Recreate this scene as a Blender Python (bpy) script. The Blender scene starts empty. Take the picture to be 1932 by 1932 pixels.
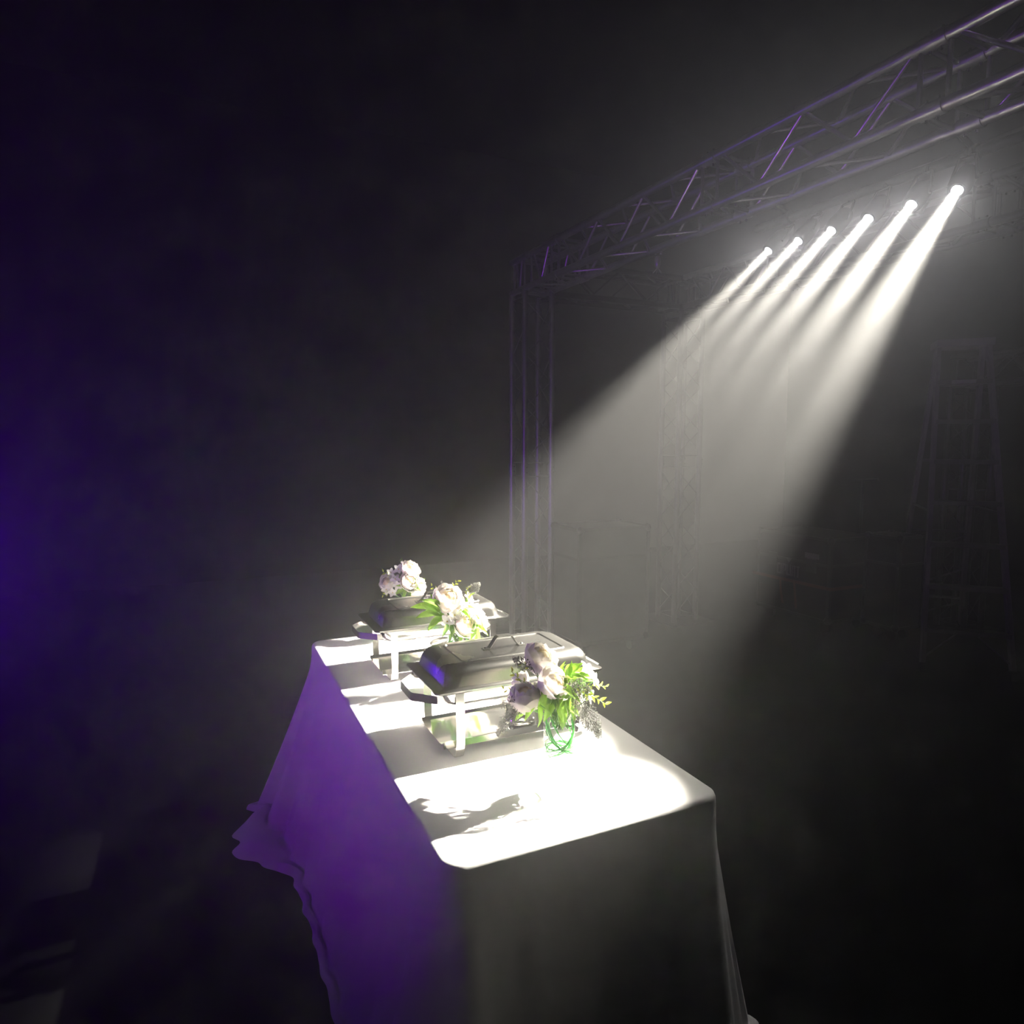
import bpy, bmesh, math, random
from mathutils import Vector, Matrix, Quaternion
R = math.radians
random.seed(7)
SC = bpy.context.scene
COL = SC.collection

# ------------------------------------------------------------------ camera
cam_d = bpy.data.cameras.new('camera'); cam = bpy.data.objects.new('camera', cam_d); COL.objects.link(cam)
cam_d.lens = 24.0; cam_d.sensor_width = 36.0; cam_d.clip_start = 0.05; cam_d.clip_end = 60
cam.location = (0, 0, 1.65)
cam.rotation_euler = (R(90 - 5.587), 0, R(-24.8))
SC.camera = cam
# ------------------------------------------------------------------ world, exposure
w = bpy.data.worlds.new('world'); SC.world = w; w.use_nodes = True
w.node_tree.nodes['Background'].inputs[0].default_value = (0, 0, 0, 1)
w.node_tree.nodes['Background'].inputs[1].default_value = 0.0
SC.view_settings.view_transform = 'Standard'
SC.view_settings.look = 'None'
SC.view_settings.gamma = 1.0
SC.view_settings.use_curve_mapping = False
SC.view_settings.exposure = 0.0
SC.cycles.use_denoising = True
SC.cycles.use_adaptive_sampling = True
SC.cycles.adaptive_threshold = 0.02
SC.cycles.use_light_tree = False
SC.cycles.denoising_input_passes = 'RGB_ALBEDO_NORMAL'
SC.cycles.volume_bounces = 1
SC.cycles.max_bounces = 4
SC.cycles.diffuse_bounces = 2
SC.cycles.glossy_bounces = 3
SC.cycles.transparent_max_bounces = 12
SC.cycles.sample_clamp_indirect = 60.0
# tuning of the light the place has
BEAM_W = 9.8         # each stage spotlight
BEAM_DEG = 12.0
SPILL_W = 5.5         # stray light off each lens
WASH_W = 14.5         # violet wash panel left of the table
BLUE_W = 8.0         # blue wash panel at the back left
HAZE = 0.062
HAZE_G = 0.73
BEAM_COL = (1.0, 0.95, 0.83)
SPILL_COL = (1.0, 0.97, 0.97)
WASH_COL = (0.38, 0.03, 1.0)

# ------------------------------------------------------------------ materials
def mat(name, col, rough=0.5, metal=0.0, spec=0.5, noise=None, bump=None, transl=0.0, stretch=None, sheen=0.0):
    m = bpy.data.materials.new(name); m.use_nodes = True
    nt = m.node_tree; b = nt.nodes['Principled BSDF']
    b.inputs['Base Color'].default_value = (*col, 1)
    b.inputs['Roughness'].default_value = rough
    b.inputs['Metallic'].default_value = metal
    b.inputs['Specular IOR Level'].default_value = spec
    if sheen: b.inputs['Sheen Weight'].default_value = sheen
    tc = None
    def coords():
        nonlocal tc
        if tc is None:
            t = nt.nodes.new('ShaderNodeTexCoord'); mp = nt.nodes.new('ShaderNodeMapping')
            nt.links.new(t.outputs['Object'], mp.inputs['Vector'])
            if stretch: mp.inputs['Scale'].default_value = stretch
            tc = mp
        return tc.outputs['Vector']
    if noise:
        sc, amt = noise
        n = nt.nodes.new('ShaderNodeTexNoise'); n.inputs['Scale'].default_value = sc; n.inputs['Detail'].default_value = 4
        nt.links.new(coords(), n.inputs['Vector'])
        mx = nt.nodes.new('ShaderNodeMix'); mx.data_type = 'RGBA'
        nt.links.new(n.outputs['Fac'], mx.inputs['Factor'])
        mx.inputs['A'].default_value = (*[max(0, c * (1 - amt)) for c in col], 1)
        mx.inputs['B'].default_value = (*[min(1, c * (1 + amt)) for c in col], 1)
        nt.links.new(mx.outputs['Result'], b.inputs['Base Color'])
        if metal > .5:
            mr = nt.nodes.new('ShaderNodeMapRange')
            mr.inputs['To Min'].default_value = rough * .92; mr.inputs['To Max'].default_value = rough * 1.08
            nt.links.new(n.outputs['Fac'], mr.inputs['Value']); nt.links.new(mr.outputs['Result'], b.inputs['Roughness'])
    if bump:
        sc, st = bump
        n = nt.nodes.new('ShaderNodeTexNoise'); n.inputs['Scale'].default_value = sc; n.inputs['Detail'].default_value = 3
        nt.links.new(coords(), n.inputs['Vector'])
        bp = nt.nodes.new('ShaderNodeBump'); bp.inputs['Strength'].default_value = st; bp.inputs['Distance'].default_value = 0.002
        nt.links.new(n.outputs['Fac'], bp.inputs['Height']); nt.links.new(bp.outputs['Normal'], b.inputs['Normal'])
    if transl:
        out = nt.nodes['Material Output']; tr = nt.nodes.new('ShaderNodeBsdfTranslucent')
        tr.inputs['Color'].default_value = (*[min(1, c * 1.15) for c in col], 1)
        ms = nt.nodes.new('ShaderNodeMixShader'); ms.inputs[0].default_value = transl
        nt.links.new(b.outputs[0], ms.inputs[1]); nt.links.new(tr.outputs[0], ms.inputs[2]); nt.links.new(ms.outputs[0], out.inputs[0])
    return m

def glass_mat(name, tint):
    m = bpy.data.materials.new(name); m.use_nodes = True; nt = m.node_tree
    nt.nodes.remove(nt.nodes['Principled BSDF']); out = nt.nodes['Material Output']
    t = nt.nodes.new('ShaderNodeBsdfTransparent'); t.inputs[0].default_value = (*tint, 1)
    g = nt.nodes.new('ShaderNodeBsdfGlossy'); g.inputs['Roughness'].default_value = 0.03
    lw = nt.nodes.new('ShaderNodeLayerWeight'); lw.inputs['Blend'].default_value = 0.5
    pw = nt.nodes.new('ShaderNodeMath'); pw.operation = 'POWER'; pw.inputs[1].default_value = 4.0
    ma = nt.nodes.new('ShaderNodeMath'); ma.operation = 'MULTIPLY_ADD'; ma.inputs[1].default_value = 0.75; ma.inputs[2].default_value = 0.035
    ms = nt.nodes.new('ShaderNodeMixShader')
    nt.links.new(lw.outputs['Facing'], pw.inputs[0]); nt.links.new(pw.outputs[0], ma.inputs[0])
    nt.links.new(ma.outputs[0], ms.inputs[0]); nt.links.new(t.outputs[0], ms.inputs[1]); nt.links.new(g.outputs[0], ms.inputs[2])
    nt.links.new(ms.outputs[0], out.inputs[0])
    return m

def emit_mat(name, col, strength):
    m = bpy.data.materials.new(name); m.use_nodes = True; nt = m.node_tree
    nt.nodes.remove(nt.nodes['Principled BSDF'])
    e = nt.nodes.new('ShaderNodeEmission'); e.inputs[0].default_value = (*col, 1); e.inputs[1].default_value = strength
    nt.links.new(e.outputs[0], nt.nodes['Material Output'].inputs[0])
    m.cycles.emission_sampling = 'NONE'
    return m

M = dict(
    floor=mat('floor_black', (.0025, .0025, .0025), 1.0, spec=0.0, noise=(3, .3)),
    drape=mat('drape_black', (.0025, .0025, .0025), .95, spec=.05),
    cloth=mat('cloth_white', (.79, .78, .77), .9, spec=.2, bump=(900, .12), sheen=.1),
    steel=mat('steel_satin', (.31, .30, .28), .27, 1.0, noise=(5, .04)),
    steel_band=mat('steel_band', (.56, .545, .51), .22, 1.0, noise=(20, .06)),
    steel_mirror=mat('steel_mirror', (.72, .70, .66), .10, 1.0),
    steel_dark=mat('steel_dark', (.33, .32, .30), .3, 1.0),
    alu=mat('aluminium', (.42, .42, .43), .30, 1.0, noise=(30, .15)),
    alu_half_shaded=mat('aluminium_half_shaded', (.20, .20, .21), .32, 1.0, noise=(30, .15)),  # same aluminium, colour darkened so the corner tower looks less lit
    alu_shaded=mat('aluminium_shaded', (.05, .049, .05), .40, 1.0, noise=(30, .15)),  # same aluminium again, dim light on the rear metal put into its colour
    black=mat('black_paint', (.005, .005, .005), .6, spec=.1, noise=(20, .2)),
    laminate=mat('black_laminate', (.005, .005, .006), .5, spec=.2, noise=(40, .25)),
    rail=mat('ladder_rail', (.10, .08, .10), .5, noise=(25, .15)),
    ladder_step=mat('ladder_step', (.045, .042, .048), .45, 0.4, noise=(25, .15)),
    case_edge=mat('case_edge', (.06, .058, .06), .4, 1.0),
    orange=mat('orange_strap', (.16, .035, .006), .8),
    white_print=mat('white_print', (.16, .15, .16), .7),
    petal=mat('petal_cream', (.86, .80, .74), .65, spec=.2, transl=.42, noise=(18, .05)),
    petal_in=mat('petal_inner', (.88, .74, .52), .65, spec=.25, transl=.35, noise=(18, .08)),
    heart=mat('petal_heart', (.88, .70, .46), .7, spec=.2, transl=.2, noise=(60, .25)),
    blossom=mat('blossom_white', (.84, .82, .78), .6, spec=.25, transl=.25),
    lilac=mat('blossom_lilac', (.66, .58, .66), .6, spec=.25, transl=.25),
    leaf=mat('leaf_green', (.25, .44, .05), .5, spec=.35, transl=.42, noise=(25, .2)),
    leaf_dark=mat('leaf_deep_green', (.13, .27, .045), .5, spec=.35, transl=.35, noise=(25, .2)),
    leaf_yellow=mat('leaf_yellow_green', (.42, .46, .06), .5, spec=.3, transl=.4, noise=(25, .2)),
    bud=mat('bud_yellow', (.70, .50, .06), .5, spec=.3, transl=.3),
    stem=mat('stem_green', (.13, .30, .06), .5),
    grass=mat('grass_green', (.10, .55, .09), .4, transl=.4),
    fern=mat('fern_grey', (.11, .11, .09), .5, noise=(80, .4)),
    glass=glass_mat('vase_glass', (.985, .995, .985)),
    glass_base=glass_mat('vase_glass_base', (.80, .88, .83)),
    lens=emit_mat('lamp_lens', (.90, .92, 1.0), 40.0),
    wash=emit_mat('wash_face', (.17, .012, 1.0), 2.0),
)

# ------------------------------------------------------------------ helpers
class MB:
    def __init__(s): s.v = []; s.f = []
    def add(s, vs, fs):
        o = len(s.v); s.v += [tuple(v) for v in vs]; s.f += [tuple(i + o for i in f) for f in fs]; return s
    def box(s, x0, x1, y0, y1, z0, z1):
        return s.add([(x0,y0,z0),(x1,y0,z0),(x1,y1,z0),(x0,y1,z0),(x0,y0,z1),(x1,y0,z1),(x1,y1,z1),(x0,y1,z1)],
                     [(0,3,2,1),(4,5,6,7),(0,1,5,4),(1,2,6,5),(2,3,7,6),(3,0,4,7)])
    def loft(s, rings, cap0=True, cap1=True, closed=True):
        n = len(rings[0]); o = len(s.v)
        for r in rings: s.v += [tuple(p) for p in r]
        for k in range(len(rings) - 1):
            for i in range(n if closed else n - 1):
                j = (i + 1) % n
                s.f.append((o+k*n+i, o+k*n+j, o+(k+1)*n+j, o+(k+1)*n+i))
        if cap0: s.f.append(tuple(o + i for i in reversed(range(n))))
        if cap1: s.f.append(tuple(o + (len(rings)-1)*n + i for i in range(n)))
        return s
    def tube(s, pts, r, n=8, cap=True):
        pts = [Vector(p) for p in pts]; rings = []
        up = Vector((0, 0, 1)); prev = None
        for i, p in enumerate(pts):
            d = (pts[min(i+1, len(pts)-1)] - pts[max(i-1, 0)]).normalized()
            if prev is None:
                a = up if abs(d.z) < .95 else Vector((1, 0, 0))
                e1 = d.cross(a).normalized()
            else:
                e1 = (prev - d * prev.dot(d)).normalized()
            prev = e1; e2 = d.cross(e1)
            rr = r[i] if isinstance(r, (list, tuple)) else r
            rings.append([p + (e1*math.cos(2*math.pi*k/n) + e2*math.sin(2*math.pi*k/n))*rr for k in range(n)])
        return s.loft(rings, cap, cap)
    def lathe(s, prof, n=24, c=(0,0,0), cap0=False, cap1=False):
        return s.loft([[(c[0]+r*math.cos(2*math.pi*k/n), c[1]+r*math.sin(2*math.pi*k/n), c[2]+z) for k in range(n)] for r, z in prof], cap0, cap1)
    def strip(s, path, wdir, width, thick, ndirs):
        """flat band along path: wdir = width direction, ndirs = outward normals per point"""
        wd = Vector(wdir).normalized() * (width / 2)
        rings = []
        for p, n in zip(path, ndirs):
            p = Vector(p); n = Vector(n).normalized() * thick
            rings.append([p - wd, p + wd, p + wd + n, p - wd + n])
        return s.loft(rings)
    def mesh(s, name, m, smooth=False, angle=None):
        me = bpy.data.meshes.new(name); me.from_pydata(s.v, [], s.f)
        if m is not None: me.materials.append(m)
        bm = bmesh.new(); bm.from_mesh(me); bmesh.ops.recalc_face_normals(bm, faces=bm.faces); bm.to_mesh(me); bm.free()
        if smooth:
            for p in me.polygons: p.use_smooth = True
            if angle: me.set_sharp_from_angle(angle=R(angle))
        me.update(); return me

def obj(name, me, parent=None, loc=None, mtx=None):
    o = bpy.data.objects.new(name, me); COL.objects.link(o)
    if parent is not None: o.parent = parent
    if loc is not None: o.location = loc
    if mtx is not None: o.matrix_local = mtx
    return o
def tag(o, label=None, cat=None, group=None, kind=None):
    if label: o['label'] = label
    if cat: o['category'] = cat
    if group: o['group'] = group
    if kind: o['kind'] = kind
    return o
def thing(name, label, cat, loc=(0,0,0), rz=0, group=None):
    o = bpy.data.objects.new(name, None); COL.objects.link(o); o.location = loc; o.rotation_euler = (0, 0, rz)
    o.empty_display_size = .05
    return tag(o, label, cat, group)
def copy_tree(o, parent=None):
    c = o.copy(); COL.objects.link(c)
    if parent is not None: c.parent = parent
    for ch in list(o.children): copy_tree(ch, c)
    return c
_rod = {}
def rod(name, a, b, r, m, parent, n=10):
    k = (m.name, n)
    if k not in _rod:
        _rod[k] = MB().lathe([(1, 0), (1, 1)], n, cap0=True, cap1=True).mesh('rod_' + m.name, m, True, 60)
    a = Vector(a); b = Vector(b); d = b - a
    q = Vector((0, 0, 1)).rotation_difference(d.normalized())
    return obj(name, _rod[k], parent, mtx=Matrix.LocRotScale(a, q, Vector((r, r, d.length))))
def basis(z, x=None):
    z = Vector(z).normalized(); x = Vector(x) if x is not None else (Vector((0,0,1)) if abs(z.z) < .9 else Vector((1,0,0)))
    y = z.cross(x).normalized(); x = y.cross(z)
    return Matrix((x, y, z)).transposed()

# ------------------------------------------------------------------ the room
X0, X1, Y0, Y1, ZC = -7.0, 9.5, -4.5, 9.0, 5.6
tag(obj('floor', MB().box(X0, X1, Y0, Y1, -.1, 0).mesh('floor', M['floor'])), kind='structure')
tag(obj('ceiling', MB().box(X0, X1, Y0, Y1, ZC, ZC + .1).mesh('ceiling', M['drape'])), kind='structure')
for nm, bx in (('wall_left', (X0-.1, X0, Y0, Y1)), ('wall_right', (X1, X1+.1, Y0, Y1)), ('wall_back', (X0, X1, Y1, Y1+.1)), ('wall_front', (X0, X1, Y0-.1, Y0))):
    tag(obj(nm, MB().box(*bx, 0, ZC).mesh(nm, M['drape'])), kind='structure')

# ------------------------------------------------------------------ tablecloth
T = .74
def make_cloth():
    cx, cy, hx, hy, r = .836, 2.27, .383, .95, .05
    per = []          # (point, outward normal, corner weights)
    def seg(p, q, n, k):
        for i in range(k):
            t = i / k; per.append((Vector((p[0]+(q[0]-p[0])*t, p[1]+(q[1]-p[1])*t)), Vector(n)))
    def arc(c, a0, k):
        for i in range(k):
            a = R(a0 + 90 * i / k); nn = Vector((math.cos(a), math.sin(a))); per.append((Vector(c) + nn * r, nn))
    seg((cx+hx, cy-hy+r), (cx+hx, cy+hy-r), (1, 0), 130); arc((cx+hx-r, cy+hy-r), 0, 26)
    seg((cx+hx-r, cy+hy), (cx-hx+r, cy+hy), (0, 1), 60); arc((cx-hx+r, cy+hy-r), 90, 26)
    seg((cx-hx, cy+hy-r), (cx-hx, cy-hy+r), (-1, 0), 130); arc((cx-hx+r, cy-hy+r), 180, 26)
    seg((cx-hx+r, cy-hy), (cx+hx-r, cy-hy), (0, -1), 60); arc((cx+hx-r, cy-hy+r), 270, 26)
    corners = [Vector((cx+sx*hx, cy+sy*hy)) for sx in (-1, 1) for sy in (-1, 1)]
    n = len(per); s = 0; S = []
    for i in range(n):
        S.append(s); s += (per[(i+1) % n][0] - per[i][0]).length
    rows = []
    flat = [(-.014, 0), (-.006, -.0012), (-.001, -.005), (.0025, -.013), (.004, -.030), (.005, -.055)]
    for o, dz in flat:
        rows.append([(p.x + nn.x*o, p.y + nn.y*o, T + dz) for p, nn in per])
    K = 22
    info = []
    for i, (p, nn) in enumerate(per):
        d = min((p - c).length for c in corners)
        cw = math.exp(-(d / .20) ** 2)
        farleft = math.exp(-((p - corners[1]).length / .55) ** 2)
        left = max(0, -nn.x); fl = .075 + .03 * cw + (.05 + .085 * farleft) * left
        # smoothly fanned normal near the corners, so the surplus cloth forms a cone
        side = Vector((p.x - cx, p.y - cy)); dirn = (nn + side.normalized() * .35 * cw).normalized()
        if dirn.y > .25 and p.x < cx - .2: dirn = Vector((dirn.x, .25 + (dirn.y - .25) * .3))
        info.append((p, nn, dirn, cw, farleft, fl))
    def fold(sv, cw, farleft, q):
        a = .003 + .026 * cw + .018 * farleft
        return a * q * (math.sin(sv * 2*math.pi/.155 + .6) + .6 * math.sin(sv * 2*math.pi/.31 + 1.9) + .35 * math.sin(sv*2*math.pi/.083))
    for k in range(1, K + 1):
        q = k / K; row = []
        for i, (p, nn, dirn, cw, fa, fl) in enumerate(info):
            o = .005 + fl * (q ** 1.15) + fold(S[i], cw, fa, q ** .8)
            dz = .055 + (T - .012 - .055) * q
            row.append((p.x + dirn.x*o, p.y + dirn.y*o, T - dz))
        rows.append(row)
    last = rows[-1]
    for k in range(1, 7):
        q = k / 6; row = []
        for i, (p, nn, dirn, cw, fa, fl) in enumerate(info):
            pl = .03 + .17 * math.exp(-((p.y - 2.86) / .17) ** 2) * max(0, -nn.x)
            hump = (.014 + .035 * fa) * math.sin(math.pi * q) * (.6 + .4 * math.sin(S[i] * 2*math.pi/.21 + q * 2))
            x, y, z = last[i]
            row.append((x + dirn.x*pl*q, y + dirn.y*pl*q, max(.004, .010 + hump - .004 * q)))
        rows.append(row)
    mb = MB(); mb.loft(rows, False, False)
    # flat top: fan of inset rings
    mb.f.append(tuple(range(n)))
    me = mb.mesh('tablecloth', M['cloth'], True)
    o = obj('tablecloth', me)
    return tag(o, 'white floor-length cloth over the long buffet table, pooling on the floor', 'tablecloth')
make_cloth()

# ------------------------------------------------------------------ chafing dishes
def rrect(hx, hy, r, z, n=7):
    pts = []
    for (sx, sy, a0) in ((1, 1, 0), (-1, 1, 90), (-1, -1, 180), (1, -1, 270)):
        for i in range(n):
            a = R(a0 + 90 * i / (n - 1)); pts.append((sx*(hx-r) + r*math.cos(a), sy*(hy-r) + r*math.sin(a), z))
    return pts
def bow(ring, b):
    hy = max(p[1] for p in ring)
    return [(x + math.copysign(b * (1 - (y/hy)**2), x), y, z) for x, y, z in ring]
def make_chafer():
    t = thing('chafing_dish', '', 'chafing dish', (.868, 1.944, T))
    # lid
    lid_r = [rrect(.272, .152, .016, .2015), rrect(.278, .158, .018, .203), rrect(.278, .158, .018, .2075), rrect(.268, .154, .02, .2085),
             bow(rrect(.244, .149, .03, .212), .004), bow(rrect(.240, .147, .034, .217), .008), bow(rrect(.233, .144, .038, .242), .008), bow(rrect(.229, .140, .042, .254), .008), bow(rrect(.223, .134, .044, .262), .007),
             bow(rrect(.214, .125, .044, .2675), .006), bow(rrect(.202, .111, .040, .2695), .004), rrect(.176, .094, .014, .2700), rrect(.1735, .0915, .013, .2730), rrect(.170, .088, .012, .2730), rrect(.1675, .0855, .011, .2700)]
    lid = obj('lid', MB().loft(lid_r, False, True).mesh('lid', M['steel'], True, 35), t)
    # lid handle: bent strap with two feet
    xs = [(-.072, .0005), (-.052, .0005), (-.0475, .003), (-.026, .033), (-.021, .036), (.021, .036), (.026, .033), (.0475, .003), (.052, .0005), (.072, .0005)]
    path = [(x, 0, .2702 + z) for x, z in xs]
    nd = [(0,0,1), (0,0,1), (-.6,0,.8), (-.8,0,.6), (-.3,0,1), (.3,0,1), (.8,0,.6), (.6,0,.8), (0,0,1), (0,0,1)]
    h = obj('lid_handle', MB().strip(path, (0, 1, 0), .022, .0022, nd).mesh('lid_handle', M['steel_dark']), lid)
    for x in (-.063, .063):
        obj('rivet', MB().lathe([(.0001, .0035), (.003, .003), (.0045, .0)], 10, (0, 0, 0), False, False).mesh('rivet', M['steel_band'], True), lid, (x, 0, .2728))
    # water pan under the lid
    pan = [rrect(.262, .150, .02, .200), rrect(.262, .150, .02, .197), rrect(.252, .146, .035, .195), rrect(.248, .143, .04, .172), rrect(.242, .138, .045, .160), rrect(.228, .125, .045, .153), rrect(.19, .09, .03, .150)]
    obj('water_pan', MB().loft(pan, True, True).mesh('water_pan', M['steel_mirror'], True, 40), t)
    # frame: two U shaped bands (front leg, foot, rear leg in one bent strip each)
    for x in (-.205, .205):
        pr = [(-0.1535, 0.199), (-0.156, 0.15), (-0.157, 0.1), (-0.156, 0.06), (-0.153, 0.03), (-0.147, 0.01), (-0.138, 0.0032), (-0.122, 0.0012), (0.122, 0.0012), (0.138, 0.0032), (0.147, 0.01), (0.153, 0.03), (0.156, 0.06), (0.157, 0.1), (0.156, 0.15), (0.1535, 0.199)]
        path = [(x, y, z) for y, z in pr]; nd = []
        for i in range(len(pr)):
            a = pr[max(i-1, 0)]; b = pr[min(i+1, len(pr)-1)]; dy, dz = b[0]-a[0], b[1]-a[1]
            nd.append((0, dz, -dy))          # outward
        nd = [(0, -n[1], -n[2]) for n in nd]
        o = obj('leg_band', MB().strip(path, (1, 0, 0), .026, .0022, nd).mesh('leg_band', M['steel_band'], True, 30), t)
    # top rails of the frame
    for y in (-.1505, .1505):
        obj('frame_rail', MB().box(-.225, .225, y - .0016, y + .0016, .190, .199).mesh('frame_rail', M['steel_band']), t)
    # end handles: flat upright band bent into a trapezium
    for sx in (-1, 1):
        pts = [(.218, -.128), (.262, -.118), (.272, -.108), (.318, -.062), (.322, -.052), (.322, .052), (.318, .062), (.272, .108), (.262, .118), (.218, .128)]
        path = [(sx * x, y, .176) for x, y in pts]; nd = []
        for i in range(len(pts)):
            a = pts[max(i-1, 0)]; b = pts[min(i+1, len(pts)-1)]; nd.append((sx * (b[1]-a[1]), -(b[0]-a[0]), 0))
        obj('end_handle', MB().strip(path, (0, 0, 1), .024, .0022, nd).mesh('end_handle', M['steel_band'], True, 20), t)
    # fuel shelf with folded lips
    pr = [(-.112, .022), (-.104, .038), (-.096, .030), (-.07, .026), (.07, .026), (.096, .030), (.104, .038), (.112, .022)]
    prof = [(y, z) for y, z in pr]
    ring = lambda x: [(x, y, z) for y, z in prof] + [(x, y, z - .0018) for y, z in reversed(prof)]
    obj('fuel_shelf', MB().loft([ring(-.242), ring(.242)]).mesh('fuel_shelf', M['steel_mirror'], True, 25), t)
    # fuel holder
    fh = obj('fuel_holder', MB().lathe([(.0001, 0), (.050, 0), (.052, .003), (.046, .006), (.044, .010), (.044, .046), (.046, .049), (.046, .052), (.041, .052), (.041, .044), (.0001, .044)], 28).mesh('fuel_holder', M['steel_mirror'], True, 40), t, (.045, -.02, .027))
    mb = MB().lathe([(.0001, .0035), (.030, .003), (.040, 0), (.040, -.003), (.0001, -.003)], 24)
    cv = obj('snuffer_lid', mb.mesh('snuffer_lid', M['steel_band'], True, 40), fh, mtx=Matrix.Translation((-.022, .012, .070)) @ Matrix.Rotation(R(-14), 4, 'Y'))
    mb = MB().strip([(-.035, 0, .001), (-.09, .012, .012), (-.118, .018, .018), (-.124, .019, .012)], (0, 1, 0), .009, .002, [(0, 0, 1)] * 4)
    obj('snuffer_handle', mb.mesh('snuffer_handle', M['steel_dark']), fh, (-.022, .012, .070))
    return t
ch1 = make_chafer()
tag(ch1, 'stainless chafing dish nearest the camera, behind the front bouquet', 'chafing dish', 'chafing dishes on the buffet')
ch2 = copy_tree(ch1); ch2.location = (.868, 2.662, T)
tag(ch2, 'stainless chafing dish at the far end, between the two rear bouquets', 'chafing dish', 'chafing dishes on the buffet')

# ------------------------------------------------------------------ vases
def make_vase(loc, label):
    t = thing('glass_vase', label, 'vase', loc, 0, 'clear cylinder vases')
    wall = MB().lathe([(.0425, .016), (.0430, .10), (.0435, .190), (.0430, .1925), (.0412, .1925), (.0408, .190), (.0402, .10), (.0398, .020)], 40)
    obj('wall', wall.mesh('vase_wall', M['glass'], True, 50), t)
    base = MB().lathe([(.0001, .0005), (.036, .0005), (.0405, .004), (.0425, .012), (.0425, .0155), (.0001, .0155)], 40)
    obj('base', base.mesh('vase_base', M['glass_base'], True, 50), t)
    return t
VN, VM, VF = (.848, 1.534, T), (.868, 2.36, T), (.868, 3.07, T)
make_vase(VN, 'clear glass vase at the front with green grass coiled inside')
make_vase(VM, 'clear glass vase between the two chafing dishes')
make_vase(VF, 'clear glass vase behind the far chafing dish')

def grass_coil(v, label, seed):
    rnd = random.Random(seed); t = thing('grass_coil', label, 'grass', (v[0], v[1], T + .06), 0, 'coiled grass in the vases')
    for k in range(7):
        pts = []; ph = rnd.uniform(2.6, 3.8); z0 = rnd.uniform(.030, .050); rr = rnd.uniform(.0335, .0385); nn = 48; turn = rnd.choice((.75, 1.5, 1.55)) * 2 * math.pi
        for i in range(nn):
            q = i / (nn-1); a = ph + q * turn
            pts.append((rr*math.cos(a), rr*math.sin(a), z0 + .010*math.sin(a + k) + .085 * abs(2*q - 1) ** 3.2))
        obj('blade', MB().tube(pts, [.0015]*(nn-1) + [.0008], 6).mesh('blade', M['grass'], True), t)
grass_coil(VN, 'bright green grass blades coiled inside the front vase', 3)
grass_coil(VM, 'green grass blades coiled inside the middle vase', 5)

# ------------------------------------------------------------------ flowers
def petal_mesh(name, m, th1, width, curl, seed, thick=.012):
    """unit-radius cupped petal: from the flower's base (-z) up its side, tip at polar angle th1"""
    rnd = random.Random(seed); U, V = 7, 7; out, inn = [], []
    p1, p2 = rnd.uniform(0, 6), rnd.uniform(0, 6)
    for j in range(V):
        v = j / (V-1); th = R(8 + (th1 - 8) * v)
        wv = width * (0.30 + .70 * math.sin(min(1, v * 1.25) * math.pi / 2)) * (1 - .25 * max(0, v - .8) / .2)
        for i in range(U):
            u = -1 + 2 * i / (U-1)
            ph = R(wv * u)
            th_ = th - R(10) * abs(u) ** 2.2 * v
            rr = 1.0 + curl * v ** 3 + .05 * v * math.sin(u * 4 + p1) + .045 * v*v * math.sin(u * 8 + p2)
            d = Vector((math.sin(th_) * math.cos(ph), math.sin(th_) * math.sin(ph), -math.cos(th_)))
            out.append(d * rr); inn.append(d * (rr - thick))
    mb = MB(); n = U * V
    fs = []
    for j in range(V-1):
        for i in range(U-1):
            a = j*U+i; fs.append((a, a+1, a+U+1, a+U))
    mb.add(out, fs)
    return mb.mesh(name, m, True)
PET = [[petal_mesh('petal_outer', M['petal'], 100, 48, .16, s) for s in (1, 2, 3)],
       [petal_mesh('petal_middle', M['petal'], 122, 42, .06, s) for s in (4, 5, 6)],
       [petal_mesh('petal_inner', M['petal'], 138, 36, -.02, s) for s in (7, 8, 9)],
       [petal_mesh('petal_heart', M['petal_in'], 150, 34, -.06, s) for s in (10, 11, 12)]]
def heart_mesh():
    rnd = random.Random(4); rings = []
    for j in range(10):
        a = math.pi * j / 9; ring = []
        for i in range(16):
            p = 2*math.pi*i/16; rr = 1 + .18*math.sin(5*p + 3*a) * math.sin(a) + .10*math.sin(9*p - 2*a)
            ring.append((rr*math.sin(a)*math.cos(p) + 1e-4*math.cos(p), rr*math.sin(a)*math.sin(p) + 1e-4*math.sin(p), -math.cos(a)))
        rings.append(ring)
    return MB().loft(rings).mesh('heart', M['heart'], True)
HEART = heart_mesh()
def peony(c, rad, axis, vase, label, seed, squash=1.0, lilac=False):
    rnd = random.Random(seed); c = Vector(c); t = thing('peony', label, 'flower', c, 0, 'cream peonies in the vases')
    B = basis(axis).to_4x4()
    for L, (cnt, sc) in enumerate(((6, 1.0), (6, .90), (7, .76), (6, .58))):
        off = rnd.uniform(0, 6.28)
        for k in range(cnt):
            a = off + 2*math.pi*k/cnt + rnd.uniform(-.12, .12); s = rad * sc * rnd.uniform(.96, 1.04)
            m = B @ Matrix.Rotation(a, 4, 'Z') @ Matrix.Diagonal((s, s, s * squash * rnd.uniform(.93, 1.05), 1))
            obj('petal', PET[L][rnd.randrange(3)], t, mtx=m)
    obj('heart', HEART, t, mtx=B @ Matrix.Translation((0, 0, .12*rad)) @ Matrix.Scale(rad*.36, 4))
    # stem into the vase
    b = Vector((vase[0] + rnd.uniform(-.018, .018), vase[1] + rnd.uniform(-.018, .018), T + .165)) - c
    m0 = Vector((vase[0], vase[1], T + .185)) + Vector((rnd.uniform(-.018, .018), rnd.uniform(-.018, .018), 0)) - c
    s0 = -Vector(axis).normalized() * rad * .9
    obj('stem', MB().tube([s0, s0*.35 + m0*.65, m0, m0*.5 + b*.5, b], [.003, .003, .0028, .0026, .0024], 7).mesh('stem', M['stem'], True), t)
    return t
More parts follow.
